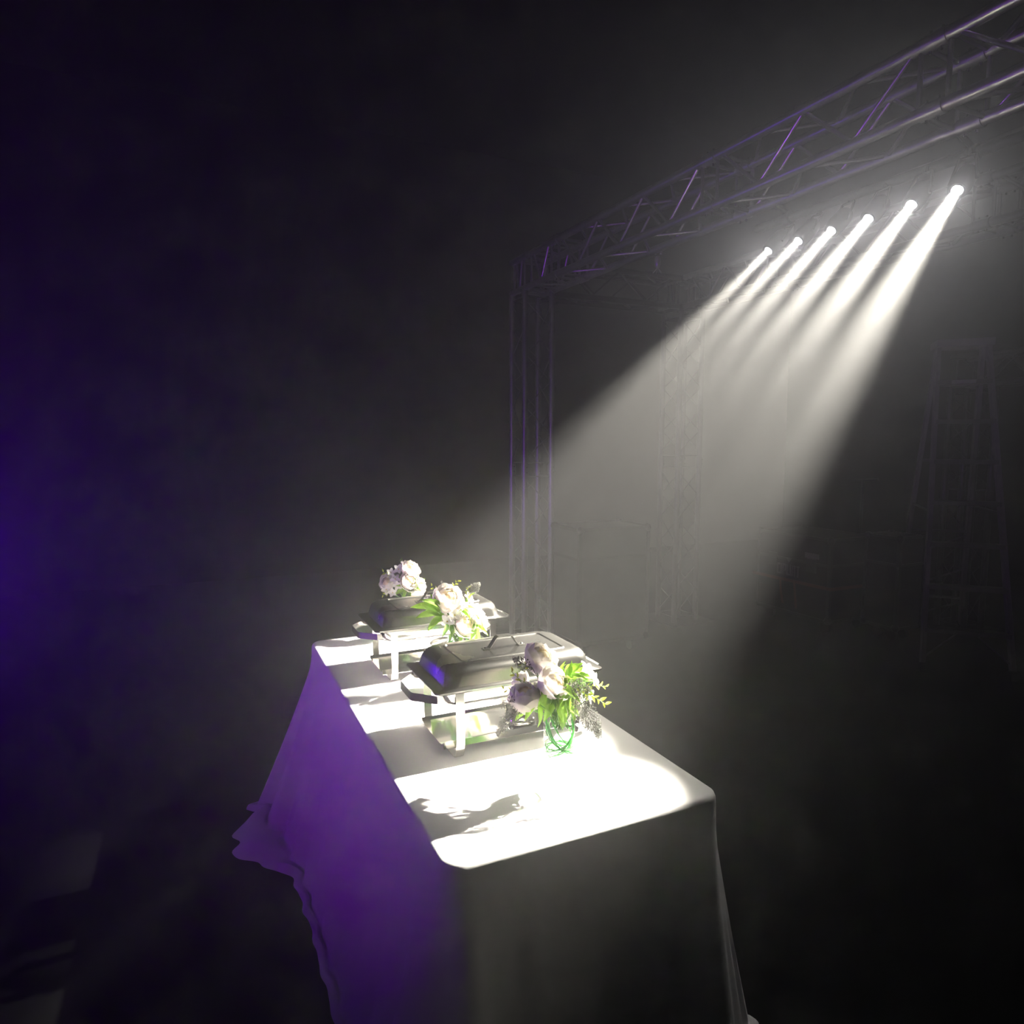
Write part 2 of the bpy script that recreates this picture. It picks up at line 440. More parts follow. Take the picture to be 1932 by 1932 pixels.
def small_petal():
    mb = MB(); vs = []; U, V = 4, 5
    for j in range(V):
        v = j/(V-1); wv = .34*math.sin(math.pi*(.12 + .80*v))
        for i in range(U):
            u = -1 + 2*i/(U-1); vs.append((.08 + .92*v, wv*u, .22*v*v + .10*u*u*(1-v) - .10*v*v*v*2))
    fs = [(j*U+i, j*U+i+1, (j+1)*U+i+1, (j+1)*U+i) for j in range(V-1) for i in range(U-1)]
    return mb.add(vs, fs)
SP = {k: small_petal().mesh('small_petal', M[k], True) for k in ('blossom', 'lilac')}
BC = MB().lathe([(.0001, .16), (.07, .13), (.10, .05), (.05, -.02)], 8).mesh('blossom_center', M['bud'], True)
def blossom(c, rad, axis, vase, label, seed, k='blossom'):
    rnd = random.Random(seed); c = Vector(c); t = thing('white_blossom', label, 'flower', c, 0, 'small white blossoms in the vases')
    B = basis(axis).to_4x4(); off = rnd.uniform(0, 6)
    for i in range(5):
        obj('petal', SP[k], t, mtx=B @ Matrix.Rotation(off + i*2*math.pi/5, 4, 'Z') @ Matrix.Rotation(-rnd.uniform(0, .5), 4, 'Y') @ Matrix.Scale(rad, 4))
    obj('center', BC, t, mtx=B @ Matrix.Scale(rad, 4))
    m0 = Vector((vase[0] + rnd.uniform(-.02, .02), vase[1] + rnd.uniform(-.02, .02), T + .19)) - c
    b = Vector((vase[0] + rnd.uniform(-.02, .02), vase[1] + rnd.uniform(-.02, .02), T + .165)) - c
    obj('stem', MB().tube([(0, 0, 0), m0*.5 - Vector(axis).normalized()*.015, m0, b], [.0014]*4, 6).mesh('stem', M['stem'], True), t)
def leaf_mesh(m, seed):
    rnd = random.Random(seed); U, V = 5, 8; vs = []
    for j in range(V):
        v = j/(V-1); wv = .27*math.sin(math.pi*min(1, (.04 + v*.96)) ** .85) ** .9 if v < 1 else 0.004
        for i in range(U):
            u = -1 + 2*i/(U-1)
            vs.append((v, wv*u + .03*math.sin(v*3 + seed), .10*abs(u)*wv*3 + .16*math.sin(v*2.2) - .22*v*v + .02*math.sin(v*9 + u*3 + seed)))
    fs = [(j*U+i, j*U+i+1, (j+1)*U+i+1, (j+1)*U+i) for j in range(V-1) for i in range(U-1)]
    return MB().add(vs, fs).mesh('leaf', m, True)
LEAF = {k: [leaf_mesh(M[k], s) for s in (1, 2, 3)] for k in ('leaf', 'leaf_dark', 'leaf_yellow')}
def leaf_at(a, b, k, parent, rnd, wide=1.0, roll=None):
    a = Vector(a); d = Vector(b) - a; L = d.length
    x = d.normalized(); up = Vector((rnd.uniform(-.5, .5), -.55 + rnd.uniform(-.4, .4), .75)) if roll is None else Vector(roll)
    y = up.cross(x).normalized(); z = x.cross(y)
    m = Matrix((x, y, z)).transposed().to_4x4(); m.translation = a
    return obj('leaf', LEAF[k][rnd.randrange(3)], parent, mtx=m @ Matrix.Diagonal((L, L*wide, L, 1)))
def leaf_sprig(a, b, vase, label, seed, k='leaf', side=2):
    """a short leafy stem: one end leaf plus side leaves"""
    rnd = random.Random(seed); a = Vector(a); b = Vector(b); d = b - a
    t = thing('leaf_sprig', label, 'leaves', a, 0, 'green leaf sprigs in the vases')
    leaf_at((0, 0, 0), d, k, t, rnd, .6)
    for i in range(side):
        s = 1 if i % 2 else -1
        perp = Vector((rnd.uniform(-1, 1), rnd.uniform(-1, .3), rnd.uniform(-1, 1))); perp -= d * perp.dot(d) / d.length_squared
        leaf_at(d*(-.10*i), d*.62 + perp.normalized()*d.length*.62, k, t, rnd, .55)
    m0 = Vector((vase[0] + rnd.uniform(-.02, .02), vase[1] + rnd.uniform(-.02, .02), T + .19)) - a
    q = Vector((vase[0] + rnd.uniform(-.025, .025), vase[1] + rnd.uniform(-.025, .025), T + .17)) - a
    obj('stem', MB().tube([(0, 0, 0), m0*.6, m0, q], [.0013, .0016, .0018, .0018], 6).mesh('stem', M['stem'], True), t)
def twig(a, b, vase, label, seed, k='leaf_yellow', n=7, ll=.016):
    rnd = random.Random(seed); a = Vector(a); b = Vector(b); d = b - a
    t = thing('leafy_twig', label, 'twig', a, 0, 'slender leafy twigs in the vases')
    perp = d.cross(Vector((.3, .8, .2))).normalized(); pts = []
    for i in range(6):
        v = i/5; pts.append(d*v + perp*(.07*d.length*math.sin(v*3.0)))
    m0 = Vector((vase[0], vase[1], T + .19)) - a
    obj('stem', MB().tube([m0] + pts, [.001]*3 + [.0008]*4, 5).mesh('stem', M['stem'], True), t)
    for i in range(n):
        v = (i + 1)/(n + .3); p = d*v + perp*(.07*d.length*math.sin(v*3.0)); s = 1 if i % 2 else -1
        dr = (d.normalized()*.75 + perp*s*.85 + Vector((0, rnd.uniform(-.4, .2), rnd.uniform(-.1, .3)))).normalized()
        leaf_at(p, p + dr*ll*rnd.uniform(.8, 1.2), k, t, rnd, .75, roll=(.1, -.8, .4))
def fern(a, b, vase, label, seed, wid=.35):
    """grey lacy spray: a stem (part) and its uncountable tiny beads (stuff)"""
    rnd = random.Random(seed); a = Vector(a); b = Vector(b); d = b - a; L = d.length
    t = thing('lace_spray', label, 'spray', a, 0, 'grey lacy sprays in the vases')
    m0 = Vector((vase[0], vase[1], T + .19)) - a
    v1 = d.cross(Vector((.42, .9, .0))).normalized()      # in the plane of the fan
    v2 = d.normalized().cross(v1)
    obj('stem', MB().tube([m0, (0, 0, 0), d*.5, d*.92], [.0010, .0010, .0008, .0005], 5).mesh('stem', M['fern'], True), t)
    mb = MB()
    for i in range(int(50 + 1.3e5*L*L*wid)):
        v = rnd.random() ** .75; half = L*wid*math.sin(math.pi*min(1, v*.82 + .10)) ** 1.2 * .8
        u = rnd.uniform(-1, 1); p = d*v + v1*half*u + v2*rnd.gauss(0, .006); s = rnd.uniform(.0010, .0020)
        if rnd.random() < .35:
            q = d*max(0, v - .09) + v1*half*u*.55
            e = (p - q); sd = e.cross(v2).normalized()*.00035
            mb.add([q - sd, q + sd, p + sd, p - sd], [(0, 1, 2, 3)])
        mb.add([p+Vector((s,0,0)), p+Vector((-s*.5,s*.86,0)), p+Vector((-s*.5,-s*.86,0)), p+Vector((0,0,s*1.3)), p-Vector((0,0,s*1.3))],
               [(0,1,3),(1,2,3),(2,0,3),(1,0,4),(2,1,4),(0,2,4)])
    tag(obj('beads', mb.mesh('beads', M['fern']), t), kind='stuff')

# --- front bouquet
peony((.832, 1.608, 1.074), .0455, (.35, -.45, .75), VN, 'cream peony at the top of the front bouquet, lit white on its right', 21)
peony((.833, 1.533, 1.029), .0440, (.45, -.75, .75), VN, 'open cream peony with amber heart in the middle of the front bouquet', 22)
peony((.763, 1.567, .993), .0430, (-.25, -.1, .95), VN, 'closed violet-shaded peony at the left of the front bouquet', 23, 1.12)
peony((.910, 1.560, .942), .0330, (.6, -.5, -.35), VN, 'cream peony hanging low at the right of the front bouquet', 24)
peony((.788, 1.657, 1.004), .0260, (-.5, .4, .6), VN, 'small pale peony behind the left of the front bouquet', 25)
blossom((.935, 1.540, 1.045), .0300, (.4, -.65, .6), VN, 'large white star-shaped blossom at the upper right of the front bouquet', 31)
blossom((.950, 1.530, 1.018), .0240, (.6, -.6, .3), VN, 'white blossom just below the star-shaped one, front bouquet', 32)
blossom((.933, 1.529, .969), .0180, (.7, -.5, .1), VN, 'small white blossom beside the low right peony, front bouquet', 33)
blossom((.953, 1.555, .971), .0180, (.8, .0, .1), VN, 'small white blossom at the right rim of the front bouquet', 34)
blossom((.765, 1.625, 1.022), .0150, (-.7, -.2, .4), VN, 'tiny pale blossom behind the violet-shaded peony', 35, 'lilac')
for i, (a, b, lab, k) in enumerate([
    ((.885,1.575,1.035),(.908,1.553,1.068),'pointed light green leaves standing right of the top peony', 'leaf'),
    ((.879,1.551,1.035),(.915,1.529,1.075),'light green leaves beside the white star-shaped blossom', 'leaf'),
    ((.866,1.555,1.014),(.888,1.541,1.076),'green leaves rising behind the open peony, front bouquet', 'leaf'),
    ((.797,1.531,1.007),(.803,1.513,.962),'rounded green leaf hanging between the two lower peonies', 'leaf'),
    ((.846,1.520,1.014),(.860,1.497,.950),'broad green leaves below the open peony with amber heart', 'leaf'),
    ((.843,1.529,.983),(.845,1.508,.905),'large green leaf hanging into the mouth of the front vase', 'leaf'),
    ((.784,1.545,.980),(.785,1.528,.918),'drooping leaves under the violet-shaded peony, left of the vase', 'leaf'),
    ((.767,1.562,.962),(.730,1.562,.932),'single leaf pointing left below the violet-shaded peony', 'leaf'),
    ((.823,1.520,1.018),(.798,1.515,.975),'small leaves tucked under the open peony at its left', 'leaf_dark'),
    ((.831,1.521,1.009),(.825,1.507,.962),'deep green leaves at the centre of the front bouquet', 'leaf_dark'),
    ((.919,1.563,1.004),(.955,1.534,.975),'green leaves behind the right twigs of the front bouquet', 'leaf_dark'),
    ((.918,1.576,1.022),(.964,1.545,1.018),'leaves behind the white blossoms, right of the front bouquet', 'leaf'),
    ((.860,1.544,.990),(.886,1.513,.915),'leaves beside the low right peony, over the vase rim', 'leaf')]):
    leaf_sprig(a, b, VN, lab, 40 + i, k, 3 if i not in (7,) else 0)
twig((.894,1.552,.996), (.984,1.520,.999), VN, 'yellow-green twig reaching right above the other, front bouquet', 61, n=10, ll=.017)
twig((.897,1.539,.995), (.972,1.503,.957), VN, 'yellow-green twig drooping right below the other, front bouquet', 62, n=10, ll=.018)
twig((.803,1.588,1.050), (.770,1.605,1.070), VN, 'yellow budded twig left of the top peony', 63, n=4, ll=.014)
twig((.782,1.594,1.014), (.744,1.614,1.048), VN, 'yellow budded twig between the top and the left peony', 64, n=5, ll=.015)
twig((.768,1.598,.993), (.721,1.620,1.002), VN, 'yellow-green twig at the far left of the front bouquet', 65, n=5, ll=.012)
fern((.862,1.491,1.019), (.921,1.450,.898), VN, 'grey lacy spray drooping right of the front vase', 71, .26)
fern((.752,1.549,.988), (.696,1.575,.974), VN, 'grey lacy spray pointing left under the violet-shaded peony', 72, .36)
fern((.746,1.551,.977), (.682,1.573,.899), VN, 'grey lacy spray drooping left of the front vase', 73, .26)
fern((.792,1.583,1.057), (.745,1.607,1.086), VN, 'grey lacy spray at the upper left of the front bouquet', 74, .36)
fern((.861,1.505,1.038), (.910,1.479,1.012), VN, 'dark berry spray at the right centre of the front bouquet', 75, .40)
# --- middle bouquet
peony((.847, 2.406, 1.075), .0540, (.1, -.6, .6), VM, 'large round cream peony at the top of the middle bouquet', 81)
peony((.894, 2.341, .981), .0480, (.15, -.75, .55), VM, 'cream peony low at the front of the middle bouquet', 82)
peony((.955, 2.380, .995), .0540, (.8, -.2, .4), VM, 'brightly lit white peony at the right of the middle bouquet', 83)
blossom((.821, 2.350, 1.000), .0290, (-.1, -.9, .2), VM, 'white blossom at the front left of the middle bouquet', 84)
blossom((.851, 2.350, 1.021), .0280, (.1, -.9, .3), VM, 'white blossom at the centre of the middle bouquet', 85)
blossom((.928, 2.401, 1.069), .0260, (.4, -.5, .7), VM, 'white blossom at the upper right of the middle bouquet', 86)
blossom((.776, 2.459, 1.061), .0150, (-.5, -.6, .5), VM, 'tiny white blossom at the left of the middle bouquet', 87)
blossom((.888, 2.355, 1.052), .0240, (.3, -.8, .5), VM, 'white blossom between the top and right peonies, middle bouquet', 88)
for i, (a, b, lab, k) in enumerate([
    ((.809,2.397,1.036),(.706,2.434,1.050),'long green leaves reaching left, uppermost of the middle bouquet', 'leaf'),
    ((.809,2.384,1.023),(.719,2.413,1.011),'long green leaves reaching left below the uppermost, middle bouquet', 'leaf'),
    ((.826,2.413,1.051),(.757,2.434,1.068),'leaves behind the left side of the top middle peony', 'leaf_dark'),
    ((.819,2.378,1.009),(.759,2.391,.974),'leaves slanting down left in the middle bouquet', 'leaf'),
    ((.824,2.351,.988),(.828,2.333,.925),'deep green leaf hanging in front of the middle vase', 'leaf_dark'),
    ((.857,2.345,.962),(.863,2.327,.905),'leaves below the low front peony, middle bouquet', 'leaf'),
    ((.882,2.363,1.036),(.934,2.330,1.042),'leaves between the two right peonies, middle bouquet', 'leaf'),
    ((.924,2.337,.977),(.936,2.315,.905),'leaves hanging at the right of the middle vase', 'leaf'),
    ((.918,2.403,1.044),(.942,2.386,1.092),'thin green leaf standing at the upper right, middle bouquet', 'leaf'),
    ((.813,2.438,1.026),(.788,2.445,1.089),'leaves standing at the upper left of the middle bouquet', 'leaf'),
    ((.922,2.332,1.019),(.949,2.304,.968),'leaf over the brightly lit right peony, middle bouquet', 'leaf')]):
    leaf_sprig(a, b, VM, lab, 100 + i, k, 2 if i < 8 else 0)
twig((.855,2.435,1.075), (.798,2.464,1.116), VM, 'yellow-green twig at the upper left of the middle bouquet', 121, n=7)
twig((.864,2.432,1.085), (.892,2.425,1.133), VM, 'yellow-green twig above the top middle peony', 122, n=7)
twig((.922,2.414,1.062), (.933,2.413,1.107), VM, 'small twig at the upper right of the middle bouquet', 123, n=5)
fern((.867,2.440,1.072), (.836,2.460,1.130), VM, 'lacy spray above the top middle peony', 124, .3)
fern((.926,2.424,1.070), (.977,2.407,1.122), VM, 'lacy spray at the far upper right of the middle bouquet', 125, .35)
fern((.919,2.416,1.066), (.943,2.410,1.118), VM, 'lacy spray right of the top middle peony', 126, .3)
# --- far bouquet
peony((.903, 3.089, 1.067), .0430, (.3, -.5, .6), VF, 'cream peony at the top of the far bouquet', 131)
peony((.886, 3.055, 1.016), .0430, (.1, -.8, .4), VF, 'cream peony with amber heart in the middle of the far bouquet', 132)
peony((.931, 3.066, .975), .0450, (.5, -.4, -.1), VF, 'cream peony low at the right of the far bouquet', 133)
peony((.799, 3.131, 1.007), .0380, (-.5, -.5, .3), VF, 'lilac-shaded peony at the left of the far bouquet', 134)
for i, (c, r_, k, lab) in enumerate([
    ((.846,3.104,1.069), .026, 'blossom', 'white blossom at the upper centre of the far bouquet'),
    ((.826,3.092,1.026), .026, 'lilac', 'pale lilac blossom at the centre left of the far bouquet'),
    ((.814,3.125,1.052), .023, 'blossom', 'white blossom at the upper left of the far bouquet'),
    ((.788,3.115,.974), .027, 'blossom', 'white blossom at the lower left edge of the far bouquet'),
    ((.812,3.090,.962), .024, 'blossom', 'lowest white blossom of the far bouquet'),
    ((.832,3.075,.996), .024, 'blossom', 'white blossom left of the amber-hearted far peony'),
    ((.875,3.115,1.088), .020, 'lilac', 'small lilac blossom beside the top far peony')]):
    blossom(c, r_, (-.25 + .1*i % .4, -.8, .4), VF, lab, 140 + i, k)
for i, (a, b, lab, k) in enumerate([
    ((.921,3.074,1.002),(.960,3.048,1.028),'green leaves at the right of the far bouquet', 'leaf'),
    ((.900,3.049,.988),(.945,3.020,1.012),'light green leaf over the low right far peony', 'leaf'),
    ((.880,3.068,.981),(.816,3.082,.953),'green leaves at the bottom of the far bouquet', 'leaf'),
    ((.878,3.058,.979),(.885,3.041,.945),'green leaves below the amber-hearted far peony', 'leaf'),
    ((.856,3.116,1.013),(.806,3.130,1.044),'deep green leaves among the far white blossoms', 'leaf_dark')]):
    leaf_sprig(a, b, VF, lab, 150 + i, k, 2)
twig((.832,3.119,1.040), (.780,3.142,1.056), VF, 'yellow budded twig at the left of the far bouquet', 161, 'leaf_yellow', 5)
twig((.824,3.094,.981), (.768,3.116,.950), VF, 'pale twig at the lower left of the far bouquet', 162, 'leaf_yellow', 6)
twig((.884,3.119,1.061), (.866,3.132,1.107), VF, 'dark twig at the top of the far bouquet', 163, 'leaf_dark', 5)
fern((.897,3.123,1.046), (.863,3.144,1.107), VF, 'lacy spray at the top of the far bouquet', 164, .3)
fern((.868,3.035,1.002), (.892,3.028,.972), VF, 'pale lacy spray in front of the far bouquet', 165, .6)

# ------------------------------------------------------------------ trusses
def truss(name, label, a, b, size, period, joints=(), chord_r=.025, brace_r=.0095, m=None, cat='truss', plate=False, group=None):
    """box truss from a to b (axis); zigzag braces on four faces, end frames at the section joints"""
    m = m or M['alu']; a = Vector(a); b = Vector(b); d = b - a; L = d.length; x = d / L
    up = Vector((0, 0, 1)) if abs(x.z) < .9 else Vector((0, 1, 0))
    y = up.cross(x).normalized(); z = x.cross(y); h = size / 2
    t = thing(name, label, cat, a, 0, group)
    cor = [y*(sy*h) + z*(sz*h) for sy, sz in ((-1, -1), (1, -1), (1, 1), (-1, 1))]
    js = sorted(set([0.0, L] + [j for j in joints if .05 < j < L - .05]))
    for c in cor: rod('chord', c, c + d, chord_r, m, t, 14)
    for k in range(len(js) - 1):
        s0, s1 = js[k] + .055, js[k+1] - .055
        n = max(1, round((s1 - s0 - .06) / period)); p = (s1 - s0 - .06) / n
        for f in range(4):
            c0, c1 = cor[f], cor[(f+1) % 4]
            e = (c1 - c0).normalized() * chord_r * .8
            for s in (s0, s1): rod('end_brace', c0 + e + x*s, c1 - e + x*s, brace_r, m, t)
            for i in range(n):
                q0 = s0 + .03 + i*p; q1 = q0 + p/2; q2 = q0 + p
                rod('brace', c0 + e + x*(q0+.012), c1 - e + x*(q1-.012), brace_r, m, t)
                rod('brace', c1 - e + x*(q1+.012), c0 + e + x*(q2-.012), brace_r, m, t)
        if k:
            for c in cor:
                rod('coupler', c + x*(js[k]-.045), c + x*(js[k]+.045), chord_r*1.22, m, t, 14)
                rod('coupler_pin', c + x*(js[k]-.022) - z*.042, c + x*(js[k]-.022) + z*.042, .005, M['steel_band'], t, 6)
                rod('coupler_pin', c + x*(js[k]+.022) - z*.042, c + x*(js[k]+.022) + z*.042, .005, M['steel_band'], t, 6)
    if plate:
        rod('base_plate', -x*.0 + Vector((0, 0, .0)), x*.012, .26, M['black'], t, 24) if False else obj('base_plate', MB().box(-.25, .25, -.25, .25, 0, .012).mesh('base_plate', M['black']), t)
    return t
AX0, AX1 = 2.562, 2.70       # truss axis drifts slightly in x along its run
truss('box_truss', 'aluminium box truss running overhead from the corner tower above the row of spotlights',
      (AX0, 4.98, 3.02), (AX1, 1.05, 3.02), .245, .44, (.42, 2.02, 3.2))
truss('corner_block', 'truss corner block on top of the tall tower left of the beams', (AX0 - .006, 5.275, 3.02), (AX0, 4.985, 3.02), .245, .3)
truss('truss_tower', 'tall violet-lit aluminium truss tower left of the white beams', (AX0 - .004, 5.145, .0), (AX0 - .004, 5.145, 2.89), .245, .42, (1.45,), m=M['alu_half_shaded'], plate=True, brace_r=.0045, group='truss towers')
truss('rear_box_truss', 'dim box truss running away to the right from the tall tower', (AX0 + .13, 5.145, 3.0), (3.955, 5.145, 3.0), .245, .44, (), m=M['alu_shaded'])
truss('rear_truss_tower', 'faint truss tower seen through the beams behind the table', (4.105, 5.145, 0), (4.105, 5.145, 2.85), .245, .42, (1.5,), m=M['alu_shaded'], plate=True, brace_r=.0045, group='truss towers')
truss('corner_block', 'dim truss corner block on top of the faint rear tower', (4.105, 5.275, 3.0), (4.105, 5.015, 3.0), .245, .3, m=M['alu_shaded'])
truss('right_box_truss', 'dim box truss overhead right of the last spotlight', (4.105, 4.985, 3.0), (4.20, .9, 3.0), .245, .44, (1.0, 2.5), m=M['alu_shaded'])
truss('ladder_side_tower', 'dark truss tower standing behind the stepladder', (6.24, 3.82, 0), (6.24, 3.82, 2.16), .245, .42, (1.2,), m=M['alu_shaded'], plate=True, brace_r=.0045, group='truss towers')
truss('low_box_truss', 'dark low box truss leaving the frame at the right, on the ladder-side tower', (6.24, 3.955, 2.30), (6.30, 1.9, 2.30), .245, .44, (), m=M['alu_shaded'], brace_r=.008)

# ------------------------------------------------------------------ row of spotlights
LAMPS = [(2.757, 2.777), (2.762, 2.586), (2.772, 2.400), (2.780, 2.210), (2.787, 2.012), (2.796, 1.825)]
ZL = 2.66
bar = thing('lighting_bar', 'black lighting bar carrying the six white spotlights', 'lighting bar', (2.89, 2.30, ZL + .17))
rod('pipe', (-.045, .66, 0), (.045, -.66, 0), .022, M['black'], bar, 14)
for yy in (.45, -.45):
    rod('hanger', (-.03 * yy/.45, yy, .02), (-.10 - .03 * yy/.45, yy, .062), .012, M['black'], bar, 8)
    cl = obj('clamp', MB().lathe([(.030, -.02), (.034, -.018), (.034, .018), (.030, .02)], 16, cap0=True, cap1=True).mesh('clamp', M['black'], True, 40), bar,
             mtx=Matrix.Translation((-.03*yy/.45, yy, 0)) @ Matrix.Rotation(R(90), 4, 'X'))
NAMES = ['farthest spotlight of the row, leftmost of the six', 'second white spotlight from the left in the row', 'third white spotlight from the left in the row',
         'fourth white spotlight from the left in the row', 'fifth white spotlight from the left in the row', 'nearest and brightest spotlight, rightmost of the six']
TARGETS = [(.72, 2.96), (.73, 2.66), (.74, 2.36), (.75, 2.06), (.765, 1.75), (.79, 1.44)]
for i, ((lx, ly), (tx, ty)) in enumerate(zip(LAMPS, TARGETS)):
    p = Vector((lx, ly, ZL)); d = (Vector((tx, ty, T)) - p).normalized()
    t = thing('stage_spotlight', NAMES[i], 'spotlight', p, 0, 'row of six white spotlights')
    B = basis(d).to_4x4()
    obj('housing', MB().lathe([(.0001, -.135), (.032, -.135), (.040, -.12), (.043, -.05), (.040, -.01), (.032, .004), (.023, .004), (.020, -.006)], 24, cap0=False).mesh('housing', M['black'], True, 40), t, mtx=B)
    obj('lens', MB().lathe([(.0001, .003), (.012, 0.002), (.020, -.001), (.020, -.006)], 24).mesh('lens', M['lens'], True), t, mtx=B)
    # yoke up to the bar
    q = Vector((2.89 - .045*(ly - 2.30)/.66*-1, ly, ZL + .17)) - p
    side = d.cross(Vector((0, 0, 1))).normalized() * .05
    for s in (-1, 1):
        rod('yoke_arm', -d*.06 + side*s, q*.75 - d*.02 + side*s*.6, .006, M['black'], t, 6)
    rod('yoke_bolt', q*.75 - d*.02 - side*.6, q*.75 - d*.02 + side*.6, .006, M['black'], t, 6)
    rod('clamp_bolt', q*.75 - d*.02, q, .009, M['black'], t, 8)
    ld = bpy.data.lights.new('beam', 'AREA'); ld.shape = 'DISK'; ld.size = .036; ld.energy = BEAM_W; ld.color = BEAM_COL; ld.spread = R(BEAM_DEG)
    lo = bpy.data.objects.new('beam', ld); COL.objects.link(lo); lo.parent = t
    lo.matrix_local = Matrix.Translation(d * .006) @ basis(-d).to_4x4()
    sd = bpy.data.lights.new('spill', 'SPOT'); sd.energy = SPILL_W; sd.color = SPILL_COL; sd.spot_size = R(165); sd.spot_blend = 1.0; sd.shadow_soft_size = .02
    so = bpy.data.objects.new('spill', sd); COL.objects.link(so); so.parent = t
    so.matrix_local = Matrix.Translation(d * .05) @ basis(-d).to_4x4()

# small hanging clamp with loose cable tails on the main truss
t = thing('hanging_clamp', 'small clamp hanging under the truss left of the spotlights', 'clamp', (2.775, 3.75, 2.9))
obj('hook', MB().tube([(.028*math.cos(a/10*math.pi*1.5 - .6), 0, .028*math.sin(a/10*math.pi*1.5 - .6)) for a in range(11)], .008, 8).mesh('hook', M['alu'], True), t)
obj('body', MB().lathe([(.0001, -.105), (.014, -.10), (.020, -.08), (.020, -.045), (.012, -.03), (.0001, -.028)], 12).mesh('clamp_body', M['alu'], True), t)
for k in range(5):
    a = k*1.256; rod('wing', (0, 0, -.10), (.03*math.cos(a), .03*math.sin(a), -.135), .003, M['alu'], t, 6)

# ------------------------------------------------------------------ stepladder
def ladder():
    wv = Vector((.695, -.719, 0)).normalized()
    fv = Vector((-wv.y, wv.x, 0)) * -1
    top = Vector((5.50, 3.48, 0))
    t = thing('stepladder', 'tall stepladder standing in the dark at the right', 'ladder', top)
    zt = 2.44; sf, sb = .72, .62
    hw = lambda z: .165 + .115 * (zt - z) / zt
    def fr(s, z): return wv * (s*hw(z)) + fv * (sf*(zt - z)/zt + .05) + Vector((0, 0, z))
    def re(s, z): return wv * (s*hw(z)*.93) - fv * (sb*(zt - z)/zt + .05) + Vector((0, 0, z))
    for s in (-1, 1):
        for fn, nm in ((fr, 'front_rail'), (re, 'rear_rail')):
            a, b = fn(s, .02), fn(s, zt); d = (b - a).normalized()
            e1 = wv * .014; e2 = (d.cross(wv)).normalized() * .038
            mb = MB(); mb.loft([[a-e1-e2, a+e1-e2, a+e1+e2, a-e1+e2], [b-e1-e2, b+e1-e2, b+e1+e2, b-e1+e2]])
            obj(nm, mb.mesh(nm, M['rail']), t)
            mb = MB(); mb.loft([[a-e1*1.6-e2*1.2+Vector((0,0,-.02)), a+e1*1.6-e2*1.2+Vector((0,0,-.02)), a+e1*1.6+e2*1.2+Vector((0,0,-.02)), a-e1*1.6+e2*1.2+Vector((0,0,-.02))],
                               [p + d*.05 for p in (a-e1*1.6-e2*1.2, a+e1*1.6-e2*1.2, a+e1*1.6+e2*1.2, a-e1*1.6+e2*1.2)]])
            obj('foot', mb.mesh('foot', M['black']), t)
    for k in range(1, 8):
        z = k * .305
        a, b = fr(-1, z), fr(1, z); f = fv * .045
        mb = MB(); zz = Vector((0, 0, .016))
        mb.loft([[a-f-zz, a+f-zz, a+f+zz, a-f+zz], [b-f-zz, b+f-zz, b+f+zz, b-f+zz]])
        st = obj('step', mb.mesh('step', M['ladder_step']), t)
        if k == 7:
            n = fv * .0465
            mb = MB(); p0, p1 = a*.75 + b*.25, a*.30 + b*.70
            mb.loft([[p0+n-zz*.8, p0+n+zz*.8, p0+n*1.02+zz*.8, p0+n*1.02-zz*.8], [p1+n-zz*.8, p1+n+zz*.8, p1+n*1.02+zz*.8, p1+n*1.02-zz*.8]])
            obj('sticker', mb.mesh('sticker', M['white_print']), st)
    for k in range(1, 8, 2):
        z = k * .305; rod('rear_rung', re(-1, z), re(1, z), .011, M['rail'], t, 8)
    for k in range(0, 7):
        z0, z1 = .305*k + .05, .305*(k+1) - .03
        if k < 3: rod('rear_brace', re(-1, z0), re(1, z1), .008, M['rail'], t, 6)
    for s in (-1, 1):
        rod('spreader', fr(s, 1.15), re(s, 1.15), .009, M['ladder_step'], t, 6)
        rod('knee_brace', fr(s, .10), fr(s*.15, .305), .007, M['rail'], t, 6)
    cap = [wv*(sx*.19) + fv*(sy*.14) for sx, sy in ((-1,-1),(1,-1),(1,1),(-1,1))]
    mb = MB(); mb.loft([[c + Vector((0,0,zt-.03)) for c in cap], [c + Vector((0,0,zt+.025)) for c in cap]])
    obj('top_cap', mb.mesh('top_cap', M['rail']), t)
ladder()

